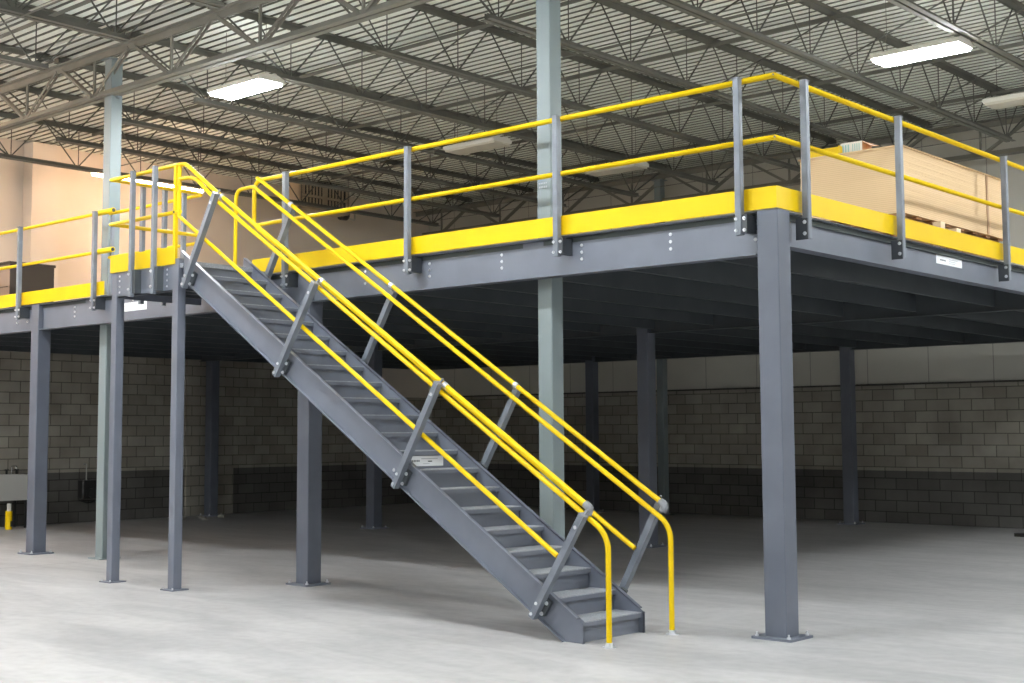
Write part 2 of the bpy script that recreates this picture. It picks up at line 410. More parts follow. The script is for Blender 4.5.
# ------------------------------------------------------------------ joist girders (run along X)
def girder(name, Y, x0, x1, label, zt=6.47, zb=5.86):
    t = thing(name, (0, Y, 0), label, 'roof girder', 'roof girders')
    b = MB()
    for s_ in (-1, 1):
        b.obox((x0, s_*0.055, zt-0.005), (x1, s_*0.055, zt-0.005), 0.09, 0.01); b.obox((x0, s_*0.015, zt-0.05), (x1, s_*0.015, zt-0.05), 0.01, 0.09)
    b.build('top_chord', 'girder', t)
    b = MB()
    for s_ in (-1, 1):
        b.obox((x0+0.2, s_*0.055, zb+0.005), (x1, s_*0.055, zb+0.005), 0.08, 0.01); b.obox((x0+0.2, s_*0.018, zb+0.045), (x1, s_*0.018, zb+0.045), 0.01, 0.08)
    b.build('bottom_chord', 'girder', t)
    x = -8.28-1.72*4
    while x < x1-0.9:
        if x > x0+0.1:
            MB().obox((x,0,zb+0.03), (x,0,zt-0.03), 0.03, 0.03, (0,1,0)).build('vertical_web', 'girder', t)
            for s_ in (-1, 1):
                if x0 < x+s_*0.8 < x1:
                    b = MB(); 
                    for q in (-1, 1): b.obox((x+s_*0.04, q*0.026, zb+0.05), (x+s_*0.80, q*0.026, zt-0.06), 0.012, 0.04)
                    b.build('diagonal_web', 'girder', t)
        x += 1.72
    return t
girder('roof_girder', G1Y, XL+0.05, 4.0, 'heavy grey truss girder crossing the top left over the green columns')
girder('roof_girder', G2Y, XL+0.1, 4.0, 'heavy truss girder along the back wall beyond the stacked boards', zb=5.90)

# ------------------------------------------------------------------ bridging
def bridging(Y, x0, x1, label, gap=()):
    t = thing('roof_bridging', (0, Y, 0), label, 'bridging', 'roof bridging rows')
    MB().obox((x0,0.02,JZT-0.072), (x1,0.02,JZT-0.072), 0.05, 0.008).obox((x0,-0.002,JZT-0.095), (x1,-0.002,JZT-0.095), 0.008, 0.045).build('top_bar', 'truss', t)
    MB().obox((x0,0.02,JZB-0.008), (x1,0.02,JZB-0.008), 0.028, 0.007).build('bottom_bar', 'truss', t)
    for a in JX:
        if a < x0 or a+1.72 > x1 or random.random() < 0.45: continue
        MB().cyl((a+0.05,0.0,JZB+0.05), (a+1.68,0.0,JZT-0.10), 0.010, 6).build('brace', 'rod', t)
    return t
for i, Y in enumerate((2.75, 5.35, 8.0, 10.3)):
    bridging(Y, -14.36, 3.0, 'dark steel bridging row across the roof joists, %s behind the near girder' % ORD[i])
bridging(-2.3, -11.5, -3.5, 'dark steel bridging row at the top left in front of the near girder, nearest row')
bridging(-1.05, -11.5, -3.5, 'dark steel bridging row at the top left just in front of the near girder')
# conduit crossing at the top left
b = MB(); b.cyl((-13.5,-0.75,6.30), (-3.0,-0.75,6.30), 0.014, 8)
tag(b.build('conduit', 'conduit'), 'thin pale conduit under the roof at the top left corner, nearer the girder', 'conduit')
b = MB(); b.cyl((-13.5,-1.45,6.42), (-3.0,-1.45,6.42), 0.012, 8)
tag(b.build('conduit', 'conduit'), 'thin pale conduit under the roof at the top left corner, farther from the girder', 'conduit')

# ------------------------------------------------------------------ building columns
def bcol(x, y, zt, w, label, texts=False):
    t = thing('building_column', (x, y, 0), label, 'column', 'green building columns')
    h = w/2
    MB().bbox(-h, h, -h, h, 0.012, zt, 0.008).build('shaft', 'green', t)
    MB().box(-h-0.06, h+0.06, -h-0.06, h+0.06, 0, 0.014).build('base_plate', 'green', t)
    MB().box(-h-0.04, h+0.04, -h-0.04, h+0.04, zt, zt+0.012).build('cap_plate', 'green', t)
    MB().box(h, h+0.05, -0.02, 0.02, 5.83, 5.97).build('chord_stabiliser', 'green', t)
    return t
bcol(-9.66, 0.21, 6.34, 0.165, 'pale green steel building column at left beside the stair landing')
t = bcol(-2.403, 0.21, 6.34, 0.165, 'pale green steel building column in the middle behind the stairs')
b = MB()
for i, (zz, hh) in enumerate(((3.80,0.012),(3.765,0.018))):
    for k in range(5):
        b.box(-0.05+k*0.02, -0.05+k*0.02+0.012, -0.0915, -0.0905, zz-hh/2, zz+hh/2)
b.build('stencil', 'ink_pale', t)
bcol(-9.35, 11.90, 6.34, 0.15, 'pale green steel building column at the back behind a grey mezzanine column')

# ------------------------------------------------------------------ ceiling lights
def make_light(label, lit):
    t = thing('ceiling_light', (0,0,0), label, 'ceiling light')
    b = MB(); b.prism([(-0.20,0.045),(-0.19,0.0),(0.19,0.0),(0.20,0.045),(0.10,0.085),(-0.10,0.085)], 'x', -0.52, 0.52); b.build('housing', 'light_body', t)
    b = MB(); b.prism([(-0.175,0.0),(-0.165,-0.03),(0.165,-0.03),(0.175,0.0)], 'x', -0.50, 0.50); b.build('diffuser', 'diff_on' if lit else 'diff_off', t)
    if lit: MB().box(-0.48, 0.48, -0.07, 0.07, 0.085, 0.092).build('added_uplight', 'uplight', t)  # added glow on top of lit fixtures to brighten the ceiling
    for s_ in (-0.4, 0.4):
        MB().cyl((s_,0,0.08), (s_,0,0.79), 0.0035, 5).build('hanger', 'wire', t)
    return t
LZ = 5.80
L_on = make_light('bright lit ceiling fixture hanging at upper left, near the left green column', True); L_on.location = (-7.88, 0.95, LZ)
dup(L_on, (-1.08, 5.2, LZ), 'bright lit ceiling fixture hanging at upper right, above the stacked boards')
L_off = make_light('unlit ceiling fixture just above the top rail, left of the middle green column', False); L_off.location = (-8.11, 5.42, LZ)
dup(L_off, (-0.97, 8.14, LZ), 'unlit ceiling fixture at the right edge near the back')
dup(L_off, (-7.65, 8.25, LZ), 'unlit ceiling fixture behind the middle rail, right of the middle green column')
# unseen fixtures: some set from shadow edges, the rest added to light the hall
hall = [(-12.6, -2.45), (-9.0, -2.45), (-4.5, -2.45), (-1.1, -2.45), (7.0, -2.45),
        (-11.3, -6.8), (-5.5, -6.8), (7.0, -6.8),
        (-11.3, -11.0), (-7.9, -11.0), (-4.5, -11.0), (-1.1, -11.0), (3.1, -11.0), (7.0, -11.0),
        (-9.0, -15.3), (-3.0, -15.3), (3.1, -15.3),
        (3.1, 0.95), (3.1, 5.2), (3.1, 9.4), (7.0, 3.0), (7.0, 8.0)]
for k, (X_, Y_) in enumerate(hall):
    dup(L_on, (X_, Y_, LZ), 'unseen lit ceiling fixture over the open floor outside the picture', 'unseen lit fixtures over the open floor')
# warm tube on the left wall
t = thing('tube_light', (-14.5, 3.97, 5.89), 'long lit tube light hanging along the left wall above the landing', 'tube light')
MB().box(-0.05, 0.05, -1.13, 1.13, 0.02, 0.07).build('housing', 'light_body', t)
MB().cyl((0,-1.1,0), (0,1.1,0), 0.035, 12).build('tube', 'tube_on', t)
for s_ in (-0.9, 0.9): MB().cyl((0,s_,0.07), (0,s_,0.71), 0.004, 5).build('hanger', 'wire', t)
dup(t, (-14.5, -3.6, 5.90), 'added lit tube light along the left wall, outside the picture on the left', 'tube lights outside the picture')  # unseen tube added to warm and brighten the left wall
dup(t, (-14.5, -1.2, 5.90), 'added lit tube light along the left wall, outside the picture on the left', 'tube lights outside the picture')
dup(t, (-14.5, -6.0, 5.90), 'added lit tube light along the left wall, outside the picture on the left', 'tube lights outside the picture')  # further unseen tube added for more light on the left wall

# ------------------------------------------------------------------ mezzanine columns
DZ = 3.27      # deck level
COLZ = 3.255
def make_col(label, w=0.186, plate=0.34, zt=COLZ):
    h = w/2
    t = thing('mezzanine_column', (0,0,0), label, 'column')
    MB().bbox(-h, h, -h, h, 0.016, zt, 0.007).build('shaft', 'column', t)
    p = MB().bbox(-plate/2, plate/2, -plate/2, plate/2, 0, 0.018, 0.01).build('base_plate', 'steel', t)
    q = plate/2-0.035
    for a in (-q, q):
        for c in (-q, q):
            b = MB(); b.cyl((a,c,0.018), (a,c,0.03), 0.017, 6); b.cyl((a,c,0.03), (a,c,0.05), 0.008, 8); b.build('anchor_bolt', 'zinc', p)
    return t
A, B2, CY, DY = -5.486, -10.948, 5.991, 11.80
c0 = make_col('tall grey mezzanine column at the near right corner, bolted to the floor'); c0.location = (0.012,0,0)
cg = 'grey mezzanine columns'; c0['group'] = cg
dup(c0, (A,0,0), 'grey mezzanine column standing behind the stairs on the front edge', cg)
dup(c0, (B2,0,0), 'grey mezzanine column at the far left of the front edge, beside the sink', cg)
for (x, y, lab) in ((A,CY,'dark grey mezzanine column under the deck, seen right of the stair foot'),
                    (B2,CY,'dark grey mezzanine column under the deck, seen under the middle of the stairs'),
                    (-15.74,6.26,'dark mezzanine column against the left block wall'),
                    (A,DY,'dark mezzanine column at the back, right of the near corner column'),
                    (B2,DY,'dark mezzanine column at the back, seen right of the middle green column'),
                    ):
    dup(c0, (x,y,0), lab, cg)

# ------------------------------------------------------------------ mezzanine framing
def i_beam_x(name, x0, x1, yw, z0, z1, label, fo=0.062, bolts=(), group='mezzanine beams', m='steel', notch=()):
    """beam along X with its web at yw, flanges +-fo"""
    t = thing(name, (x0, yw, z0), label, 'floor beam', group); o = (x0, yw, z0)
    MB().box(x0, x1, yw-0.004, yw+0.004, z0, z1).build('web', m, t, o)
    MB().box(x0, x1, yw-fo, yw+fo, z1-0.010, z1).build('top_flange', m, t, o)
    MB().box(x0, x1, yw-fo, yw+fo, z0, z0+0.009).build('bottom_flange', m, t, o)
    for (x, zs) in bolts:
        for z in zs: bolt(t, (x, yw-0.004, z), '-y', 0.010, 0.012, o)
    return t
TRI = (3.13, 3.065, 3.0)
BZ = 2.915
i_beam_x('floor_beam', A+0.095, -0.095, -0.025, BZ, 3.256, 'grey steel edge beam along the front between the near corner column and the stairs',
         bolts=[(x, (3.165, 3.105, 3.045)) for x in (-0.13, -0.925, -1.85, -2.775, -3.70, -4.61)])
i_beam_x('floor_beam', B2+0.095, A-0.095, -0.025, BZ, 3.256, 'grey steel edge beam behind the stair landing, between two front columns',
         bolts=[(x, (3.165, 3.105, 3.045)) for x in (-10.9, -10.07, -8.75, -7.8, -6.5)])
i_beam_x('floor_beam', XL+0.05, B2-0.095, -0.025, BZ, 3.256, 'grey steel edge beam at the far left of the front edge',
         bolts=[(x, (3.165, 3.105, 3.045)) for x in (-11.25, -11.52, -12.45)])
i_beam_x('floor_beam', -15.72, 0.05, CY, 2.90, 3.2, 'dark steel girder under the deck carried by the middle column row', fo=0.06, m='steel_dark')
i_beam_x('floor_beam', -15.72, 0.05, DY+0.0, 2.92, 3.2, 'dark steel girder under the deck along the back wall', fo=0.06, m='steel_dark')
# right edge beam (along Y)
t = thing('floor_beam', (0.045, 0.095, 2.99), 'grey steel edge beam along the right side, carrying a white sticker', 'floor beam', 'mezzanine beams'); o = (0.045, 0.095, 2.99)
MB().box(0.014, 0.022, 0.095, 11.7, 2.99, 3.256).build('web', 'steel', t, o)
MB().box(-0.04, 0.082, 0.095, 11.7, 3.246, 3.256).build('top_flange', 'steel', t, o)
MB().box(-0.04, 0.082, 0.095, 11.7, 2.985, 2.994).build('bottom_flange', 'steel', t, o)
for yy in (0.12,):
    for z in (3.15, 3.07): bolt(t, (0.022, yy, z), 'x', 0.010, 0.012, o)
st = MB().box(0.022, 0.0235, 2.93, 3.51, 3.115, 3.195).build('sticker', 'white', t, o)
b = MB()
x_ = 3.01
for wd, hh in ((0.018,0.014),(0.014,0.012),(0.018,0.014),(0.016,0.013),(0.014,0.012),(0.016,0.014)):
    b.box(0.0235, 0.0242, x_, x_+wd, 3.155-hh/2, 3.155+hh/2); x_ += wd+0.006
b.build('print', 'ink', st, o)
b = MB()
for k, z in enumerate((3.17, 3.152, 3.134)):
    b.box(0.0235, 0.0242, 3.21, 3.41-0.03*k, z, z+0.005)
b.build('print', 'ink_pale', st, o)
# left edge beam
t = thing('floor_beam', (-15.95, 0, 2.95), 'dark steel edge beam of the deck along the left block wall', 'floor beam', 'mezzanine beams')
MB().box(-15.99, -15.93, 0.0, 11.7, 2.95, 3.2).build('web', 'steel_dark', t, (-15.95,0,2.95))
# floor joists along Y
def make_fj(L, label, grp):
    t = thing('floor_joist', (0,0,0), label, 'floor joist', grp)
    MB().box(-0.003, 0.003, 0, L, 2.955, 3.19).build('web', 'steel_dark', t)
    MB().box(-0.045, 0.003, 0, L, 2.949, 2.956).box(-0.045, -0.040, 0, L, 2.949, 2.97).build('bottom_flange', 'steel_dark', t)
    MB().box(-0.045, 0.003, 0, L, 3.19, 3.197).build('top_flange', 'steel_dark', t)
    return t
xs = [-0.62-0.932*k for k in range(16)]
g1, g2 = 'floor joists under the front half of the deck', 'floor joists under the back half of the deck'
f1 = make_fj(CY-0.10, 'dark steel floor joist under the front half of the deck, first from the right edge', g1); f1.location = (xs[0], 0.02, 0)
f2 = make_fj(DY-CY-0.14, 'dark steel floor joist under the back half of the deck, first from the right edge', g2); f2.location = (xs[0], CY+0.07, 0)
for k in range(1, 16):
    dup(f1, (xs[k], 0.02, 0), 'dark steel floor joist under the front half of the deck, %s from the right edge' % ORD[k], g1)
    dup(f2, (xs[k], CY+0.07, 0), 'dark steel floor joist under the back half of the deck, %s from the right edge' % ORD[k], g2)
# deck sheet with openings for the building columns
m = MB(); z0, z1 = 3.20, 3.245
m.box(-16.0, 0.045, 0.34, 11.76, z0, z1)
cuts = [(-9.82, -9.58), (-2.52, -2.28)]
xx = [-16.0] + [c for p in cuts for c in p] + [0.045]
for i in range(0, len(xx), 2): m.box(xx[i], xx[i+1], -0.03, 0.34, z0, z1)
xx = [-16.0, -9.42, -9.18, 0.045]
for i in range(0, len(xx), 2): m.box(xx[i], xx[i+1], 11.76, 12.05, z0, z1)
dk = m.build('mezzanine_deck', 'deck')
m = MB()
for (a, c, p, q_) in ((-16.0, 0.045, 0.34, 11.76), (-16.0, -9.82, -0.03, 0.34), (-9.50, -2.52, -0.03, 0.34), (-2.28, 0.045, -0.03, 0.34)): m.box(a, c, p, q_, 3.2455, 3.258)
m.build('added_bounce_top', 'bounce_top', dk)  # unseen pale top sheet added to bounce light up to the ceiling
tag(dk, 'raised mezzanine deck, dark from below, on grey steel beams', 'mezzanine deck')

# ------------------------------------------------------------------ guard rails
PW = 0.056
ZTR, ZMR, RR = 4.292, 3.806, 0.0235
def rail_post(parent, x, y, face, o, z0=3.055, z1=4.305):
    """square guard post standing outside the beam; face '-y' or 'x' or '-x'"""
    h = PW/2
    p = MB()
    # open channel: three plates
    if face == '-y':
        p.bbox(x-h, x+h, y-h, y+h, z0, z1, 0.006)
        po = p.build('post', 'post', parent, o)
        MB().box(x+h, x+h+0.045, y-h+0.012, y+h+0.094, z0+0.015, z0+0.155).build('bracket', 'bracket', po, o)
        for z in (z0+0.035, z0+0.125):
            bolt(po, (x-h*0.62, y-h, z), '-y', 0.009, 0.014, o); bolt(po, (x+h+0.022, y-h+0.012, z), '-y', 0.010, 0.014, o)
        MB().box(x-h-0.004, x+h+0.004, y-h-0.004, y+h+0.004, z1, z1+0.006).build('cap', 'post', po, o)
    else:
        s = 1 if face == 'x' else -1
        p.bbox(x-h, x+h, y-h, y+h, z0, z1, 0.006)
        po = p.build('post', 'post', parent, o)
        MB().box(min(x+s*h*0.9, x-s*(h+0.050)), max(x+s*h*0.9, x-s*(h+0.050)), y-h-0.012, y-h, z0-0.012, z0+0.155).build('bracket', 'bracket', po, o)
        for z in (z0+0.035, z0+0.125): bolt(po, (x, y-h-0.012, z), '-y', 0.011, 0.014, o)
        MB().box(x-h-0.004, x+h+0.004, y-h-0.004, y+h+0.004, z1, z1+0.006).build('cap', 'post', po, o)
    return po
# front + right guard rail wraps the near corner
o = (0, -0.1, DZ)
t = thing('guardrail', o, 'long yellow guardrail wrapping the near right corner, with grey posts and yellow toe board', 'guardrail', 'yellow guardrails')
e = 0.10
MB().tube(fillet([(-6.31, -0.11, 3.83), (-6.31, -0.11, ZTR), (-5.6, -e, ZTR)], 0.12, 6)[:-1] + [(-5.6,-e,ZTR), (e,-e,ZTR), (e,9.6,ZTR)], RR, 12).build('top_rail', 'yellow', t, o)
MB().tube([(-6.31,-e,ZMR), (e,-e,ZMR), (e,9.6,ZMR)], RR*0.94, 12).build('mid_rail', 'yellow', t, o)
MB().prism([(-6.34,-e-0.006),(e+0.006,-e-0.006),(e+0.006,9.6),(e,9.6),(e,-e),(-6.34,-e)], 'z', 3.262, 3.432).build('toe_board', 'yellow', t, o)
for x in (-5.72, -3.875, -2.02, -0.19): rail_post(t, x, -0.158, '-y', o, 3.07)
for y in (0.265, 1.92, 4.30, 6.2, 8.1): rail_post(t, 0.158, y, 'x', o, 3.055)
# bolts where rails meet the corner
for z in (ZTR, ZMR): MB().cyl((e+0.012, -e-0.028, z), (e+0.012, -e-0.018, z), 0.008, 8).build('rail_screw', 'cap', t, o)
# far left guard rail
o = (-12.6, -0.1, DZ)
t = thing('guardrail', o, 'yellow guardrail along the front edge at the far left, beyond the green column', 'guardrail', 'yellow guardrails')
MB().tube([(-15.9,-e,ZTR), (-9.50,-e,ZTR)], RR*0.9, 12).build('top_rail', 'yellow', t, o)
MB().tube([(-15.9,-e,ZMR), (-9.50,-e,ZMR)], RR*0.9, 12).build('mid_rail', 'yellow', t, o)
for z in (ZTR, ZMR):
    q = MB().tube([(-9.50,-e-0.005,z+0.002), (-9.10,-e-0.005,z+0.004)], 0.034, 12).build('end_sleeve', 'yellow', t, o)
    MB().cyl((-9.10,-e-0.005,z+0.004), (-9.097,-e-0.005,z+0.004), 0.024, 12).build('sleeve_bore', 'black', q, o)
MB().box(-15.9, -9.28, -e-0.006, -e, 3.262, 3.432).build('toe_board', 'yellow', t, o)
for x in (-13.2, -11.27, -9.43): rail_post(t, x, -0.158, '-y', o, 3.07)
# short thin rail behind the landing
o = (-8.3, -0.03, DZ)
t = thing('guardrail', o, 'short thin yellow guardrail between the green column and the landing', 'guardrail', 'yellow guardrails')
MB().tube([(-9.30,-0.03,ZTR-0.01), (-7.40,-0.03,ZTR-0.01)], RR*0.85, 10).build('top_rail', 'yellow', t, o)
MB().tube([(-9.30,-0.03,ZMR-0.075), (-7.40,-0.03,ZMR-0.075)], RR*0.85, 10).build('mid_rail', 'yellow', t, o)
for x in (-9.27,): MB().box(x-0.02, x+0.02, -0.03, 0.01, 3.259, ZTR).build('post', 'post', t, o)

# ------------------------------------------------------------------ stair landing
LX0, LX1, LY0, LY1 = -7.34, -6.06, -1.27, -0.10
o = (-6.7, -0.7, 0)
t = thing('stair_landing', o, 'grey raised stair landing on two slim columns, edged in yellow', 'stair landing')
for x in (-7.235, -6.12):
    c = MB().bbox(x-0.05, x+0.05, -1.245, -1.145, 0.01, 3.262 if x < -7 else 3.32, 0.006).build('leg', 'steel', t, o)
    MB().box(x-0.10, x+0.10, -1.295, -1.095, 0, 0.012).build('foot_plate', 'steel', c, o)
    for a in (-0.08, 0.08): MB().cyl((x+a, -1.275, 0.012), (x+a, -1.275, 0.03), 0.008, 6).build('anchor_bolt', 'zinc', c, o)
fb = MB().box(-7.185, -6.17, -1.238, -1.228, 3.0, 3.262).box(-7.185, -6.17, -1.238, -1.175, 3.0, 3.008).build('front_beam', 'steel', t, o)
for x in (-7.14, -6.27):
    for z in (3.05, 3.11, 3.17, 3.22): bolt(fb, (x, -1.238, z), '-y', 0.008, 0.008, o)
MB().box(-7.30, -7.29, -1.17, -0.085, 3.0, 3.262).build('side_beam', 'steel', t, o)
MB().box(-6.095, -6.085, -1.17, -0.085, 3.02, 3.262).build('side_beam', 'steel', t, o)
for x in (-6.95, -6.6, -6.35): MB().box(x-0.03, x+0.03, -1.22, -0.09, 3.03, 3.10).build('cross_bar', 'steel_dark', t, o)
MB().box(-7.29, -6.02, -1.225, -0.09, 3.225, 3.27).build('landing_plate', 'grip', t, o)
o = (-6.7, -1.27, DZ)
t = thing('guardrail', o, 'yellow guardrail around the stair landing with closely spaced grey posts', 'guardrail', 'yellow guardrails')
for z in (ZTR, ZMR): MB().tube([(-6.08,-1.225,z-0.005), (-7.345,-1.225,z-0.005), (-7.345,-0.12,z-0.005)], RR*0.92, 12).build('top_rail' if z == ZTR else 'mid_rail', 'yellow', t, o)
MB().obox((-6.16,-1.225,3.30), (-6.16,-1.225,4.30), 0.036, 0.036, (0,1,0)).build('end_post', 'yellow', t, o)
MB().cyl((-6.16,-1.243,ZMR-0.005), (-6.16,-1.250,ZMR-0.005), 0.014, 8).build('screw', 'black', t, o)
MB().prism([(-6.12,-1.254),(-7.306,-1.254),(-7.306,-0.12),(-7.30,-0.12),(-7.30,-1.248),(-6.12,-1.248)], 'z', 3.266, 3.445).build('toe_board', 'yellow', t, o)
for x in (-6.815, -6.41):
    h = 0.024
    po = MB().bbox(x-h, x+h, -1.335, -1.285, 2.975, 4.30, 0.005).build('post', 'post', t, o)
    MB().box(x+h-0.005, x+h+0.05, -1.315, -1.238, 3.01, 3.255).build('bracket', 'steel_dark', po, o)
    for z in (3.05, 3.21): bolt(po, (x-h*0.3, -1.335, z), '-y', 0.011, 0.014, o)
for y in (-0.79, -0.505, -0.25):
    po = MB().bbox(-7.445, -7.391, y-0.024, y+0.024, 2.975, 4.30, 0.005).build('post', 'post', t, o)
    MB().box(-7.395, -7.302, y-0.02, y+0.02, 3.03, 3.20).build('bracket', 'steel_dark', po, o)
# sticker on the beam behind
st = thing('sticker', (-8.7, -0.05, 3.09), 'white sticker with a red edge on the beam below the landing', 'sticker')
MB().box(-8.97, -8.46, -0.0305, -0.0289, 3.035, 3.14).build('paper', 'white', st, (-8.7,-0.05,3.09))
b = MB(); x_ = -8.90
for k in range(7): b.box(x_, x_+0.016, -0.0315, -0.0305, 3.088, 3.102); x_ += 0.024
b.box(-8.68, -8.5, -0.0315, -0.0305, 3.10, 3.106); b.box(-8.68, -8.55, -0.0315, -0.0305, 3.08, 3.086); b.box(-8.9, -8.6, -0.0315, -0.0305, 3.055, 3.06)
b.build('print', 'ink_pale', st, (-8.7,-0.05,3.09))
MB().box(-8.97, -8.955, -0.0315, -0.0305, 3.035, 3.14).build('edge_stripe', 'red', st, (-8.7,-0.05,3.09))

# ------------------------------------------------------------------ staircase
NR = 21; RISE = DZ/NR; RUN = 0.2456; X0 = -0.95; SL = RISE/RUN
YN, YFAR = -1.208, -0.470
o = (X0, -0.83, 0)
S = thing('staircase', o, 'straight grey steel staircase with closed risers and yellow rails', 'staircase')
def nose(x): return RISE + (X0 - x)*SL
def stringer(yw, out):
    """plate web at yw, flanges outwards (out = -1 near, +1 far)"""
    yo = yw + out*0.042
    zt = lambda x: nose(x)+0.02; zb = lambda x: nose(x)-0.255
    xe = -6.02; xf = X0+0.022
    xb = X0 + (RISE-0.255)/SL
    poly = [(xf,0.0),(xf,RISE+0.005),(X0-0.02,zt(X0-0.02)),(xe,zt(xe)),(xe,zb(xe)),(xb,0.0)]
    yy = sorted((yw, yw+out*0.007))
    w = MB().prism(poly, 'y', yy[0], yy[1]).build('stringer', 'steel', S, o)
    b = MB(); ya, yb_ = sorted((yw, yo))
    def fl(p, q, th=0.008):
        d = Vector((q[0]-p[0], q[1]-p[1])).normalized(); nn = Vector((-d.y, d.x))*th
        b.prism([p, q, (q[0]+nn.x, q[1]+nn.y), (p[0]+nn.x, p[1]+nn.y)], 'y', ya, yb_)
    fl((X0-0.02, zt(X0-0.02)), (xe, zt(xe))); fl((xe, zb(xe)), (xb, 0.0)); 
    b.box(xf-0.006, xf, *sorted((yw, yw+out*0.02)), 0.0, RISE+0.005); b.build('flange', 'steel', w, o)
    return w
sn = stringer(YN, -1); stringer(YFAR, 1)
bolt(sn, (-2.95, YN-0.007, 1.24), '-y', 0.010, 0.01, o)
for i in range(1, NR):
    xn = X0-(i-1)*RUN; z = i*RISE
    tr = MB().box(xn-RUN-0.012, xn, YN, YFAR, z-0.008, z).build('tread', 'grip', S, o)
    MB().box(xn-0.006, xn, YN, YFAR, z-0.040, z-0.008).build('nosing', 'steel', tr, o)
    MB().box(xn-0.032, xn-0.026, YN, YFAR, z-RISE+ (0.0 if i > 1 else 0.0), z-0.010).build('riser', 'steel', S, o)
MB().box(X0-20*RUN-0.032, X0-20*RUN-0.026, YN, YFAR, DZ-RISE, DZ-0.01).build('riser', 'steel', S, o)
MB().box(X0-20*RUN-0.20, X0-20*RUN, YN, YFAR, DZ-0.012, DZ+0.002).box(X0-20*RUN-0.006, X0-20*RUN, YN, YFAR, DZ-0.045, DZ-0.010).build('tread', 'grip', S, o)
# sticker on a riser
k = 9
xr = X0-(k-1)*RUN-0.026
st = MB().box(xr, xr+0.0015, -1.08, -0.63, k*RISE-0.135, k*RISE-0.048).build('sticker', 'white', S, o)
b = MB(); y_ = -1.03
for q in range(6): b.box(xr+0.0015, xr+0.0025, y_, y_+0.012, k*RISE-0.098, k*RISE-0.082); y_ += 0.019
b.box(xr+0.0015, xr+0.0025, -0.82, -0.77, k*RISE-0.10, k*RISE-0.09)
b.build('print', 'ink', st, o)
b = MB(); b.box(xr+0.0015, xr+0.0025, -0.90, -0.70, k*RISE-0.075, k*RISE-0.068); b.box(xr+0.0015, xr+0.0025, -0.88, -0.80, k*RISE-0.118, k*RISE-0.113); b.build('print', 'ink_pale', st, o)

dperp = Vector((0.5355, 0, 0.8446))
def hz(x): return 1.008 + (-0.872-x)*0.634     # handrail
def tz(x): return 0.925 + (-0.872-x)*0.634     # guard top rail
def mz(x): return 0.632 + (-1.175-x)*0.634     # mid rail
def stair_post(p0, p1, side):
    """side -1 = near"""
    p0 = Vector(p0); p1 = Vector(p1); d = (p1-p0).normalized()
    po = MB().obox(p0, p1, 0.052, 0.058, (0,1,0)).build('rail_post', 'post', S, o)
    sd = Vector((0, -side, 0))
    # rounded cap and neck that carries the handrail
    b = MB(); b.obox(p1, p1+d*0.012, 0.056, 0.062, (0,1,0)); b.cyl(p1+d*0.01+sd*0.02, p1+d*0.05+sd*0.035, 0.011, 8)
    b.build('handrail_bracket', 'cap', po, o)
    # lower bracket bolting to the stringer
    q = p0 + d*0.16 + sd*0.045; q0 = p0 + d*0.03 + sd*0.045
    MB().obox(q0 + Vector((0.045,0,0.0)), q + Vector((0.045,0,0)), 0.055, 0.03, (0,1,0)).build('mounting_bracket', 'steel_dark', po, o)
    fx = 1 if side == -1 else 1
    for s_ in (0.035, 0.13):
        c = p0 + d*s_ + Vector((0.045,0,0)) + sd*0.028
        ax = '-y' if side == -1 else '+y'
        bolt(po, c, ax, 0.011, 0.014, o)
        bolt(po, p0 + d*s_ - Vector((0.012,0,0)) - sd*0.029, ax, 0.009, 0.012, o)
    bolt(po, p1 - d*0.10 - sd*0.029, '-y' if side == -1 else '+y', 0.010, 0.006, o)
    return po
YRN, YRF = -1.225, -0.395
near = [(-5.915,3.01),(-4.45,2.08),(-2.87,1.10),(-1.365,0.163)]
neart = [(-5.405,3.89),(-3.91,2.895),(-2.365,1.95),(-0.875,0.94)]
for (a, b_) in zip(near, neart): stair_post((a[0],-1.283,a[1]), (b_[0],-1.283,b_[1]), -1)
far = [(-5.86,3.05),(-4.36,2.10),(-2.80,1.13),(-1.29,0.17)]
fart = [(-5.37,3.87),(-3.875,2.88),(-2.325,1.925),(-0.84,1.01)]
for (a, b_) in zip(far, fart): stair_post((a[0],-0.340,a[1]), (b_[0],-0.340,b_[1]), 1)
# near rails
rs = 0.0208
hn = MB().tube(fillet([(-6.10,YRN,mz(-6.10)), (-6.10,YRN,4.28), (-6.0,YRN,4.28), (-5.5,YRN,hz(-5.5)), (-0.89,YRN,hz(-0.89))], 0.06), rs*1.04, 12).build('handrail', 'yellow', S, o)
gn = MB().tube(fillet([(-6.09,YRN,4.135), (-5.84,YRN,4.125), (-5.5,YRN,tz(-5.5)), (-0.69,YRN,tz(-0.69)), (-0.69,YRN,0.02)], 0.13, 6), rs, 12).build('guard_rail', 'yellow', S, o)
MB().tube([(-6.10,YRN,mz(-6.10)), (-1.168,YRN,mz(-1.168))], rs*0.95, 12).build('mid_rail', 'yellow', S, o)
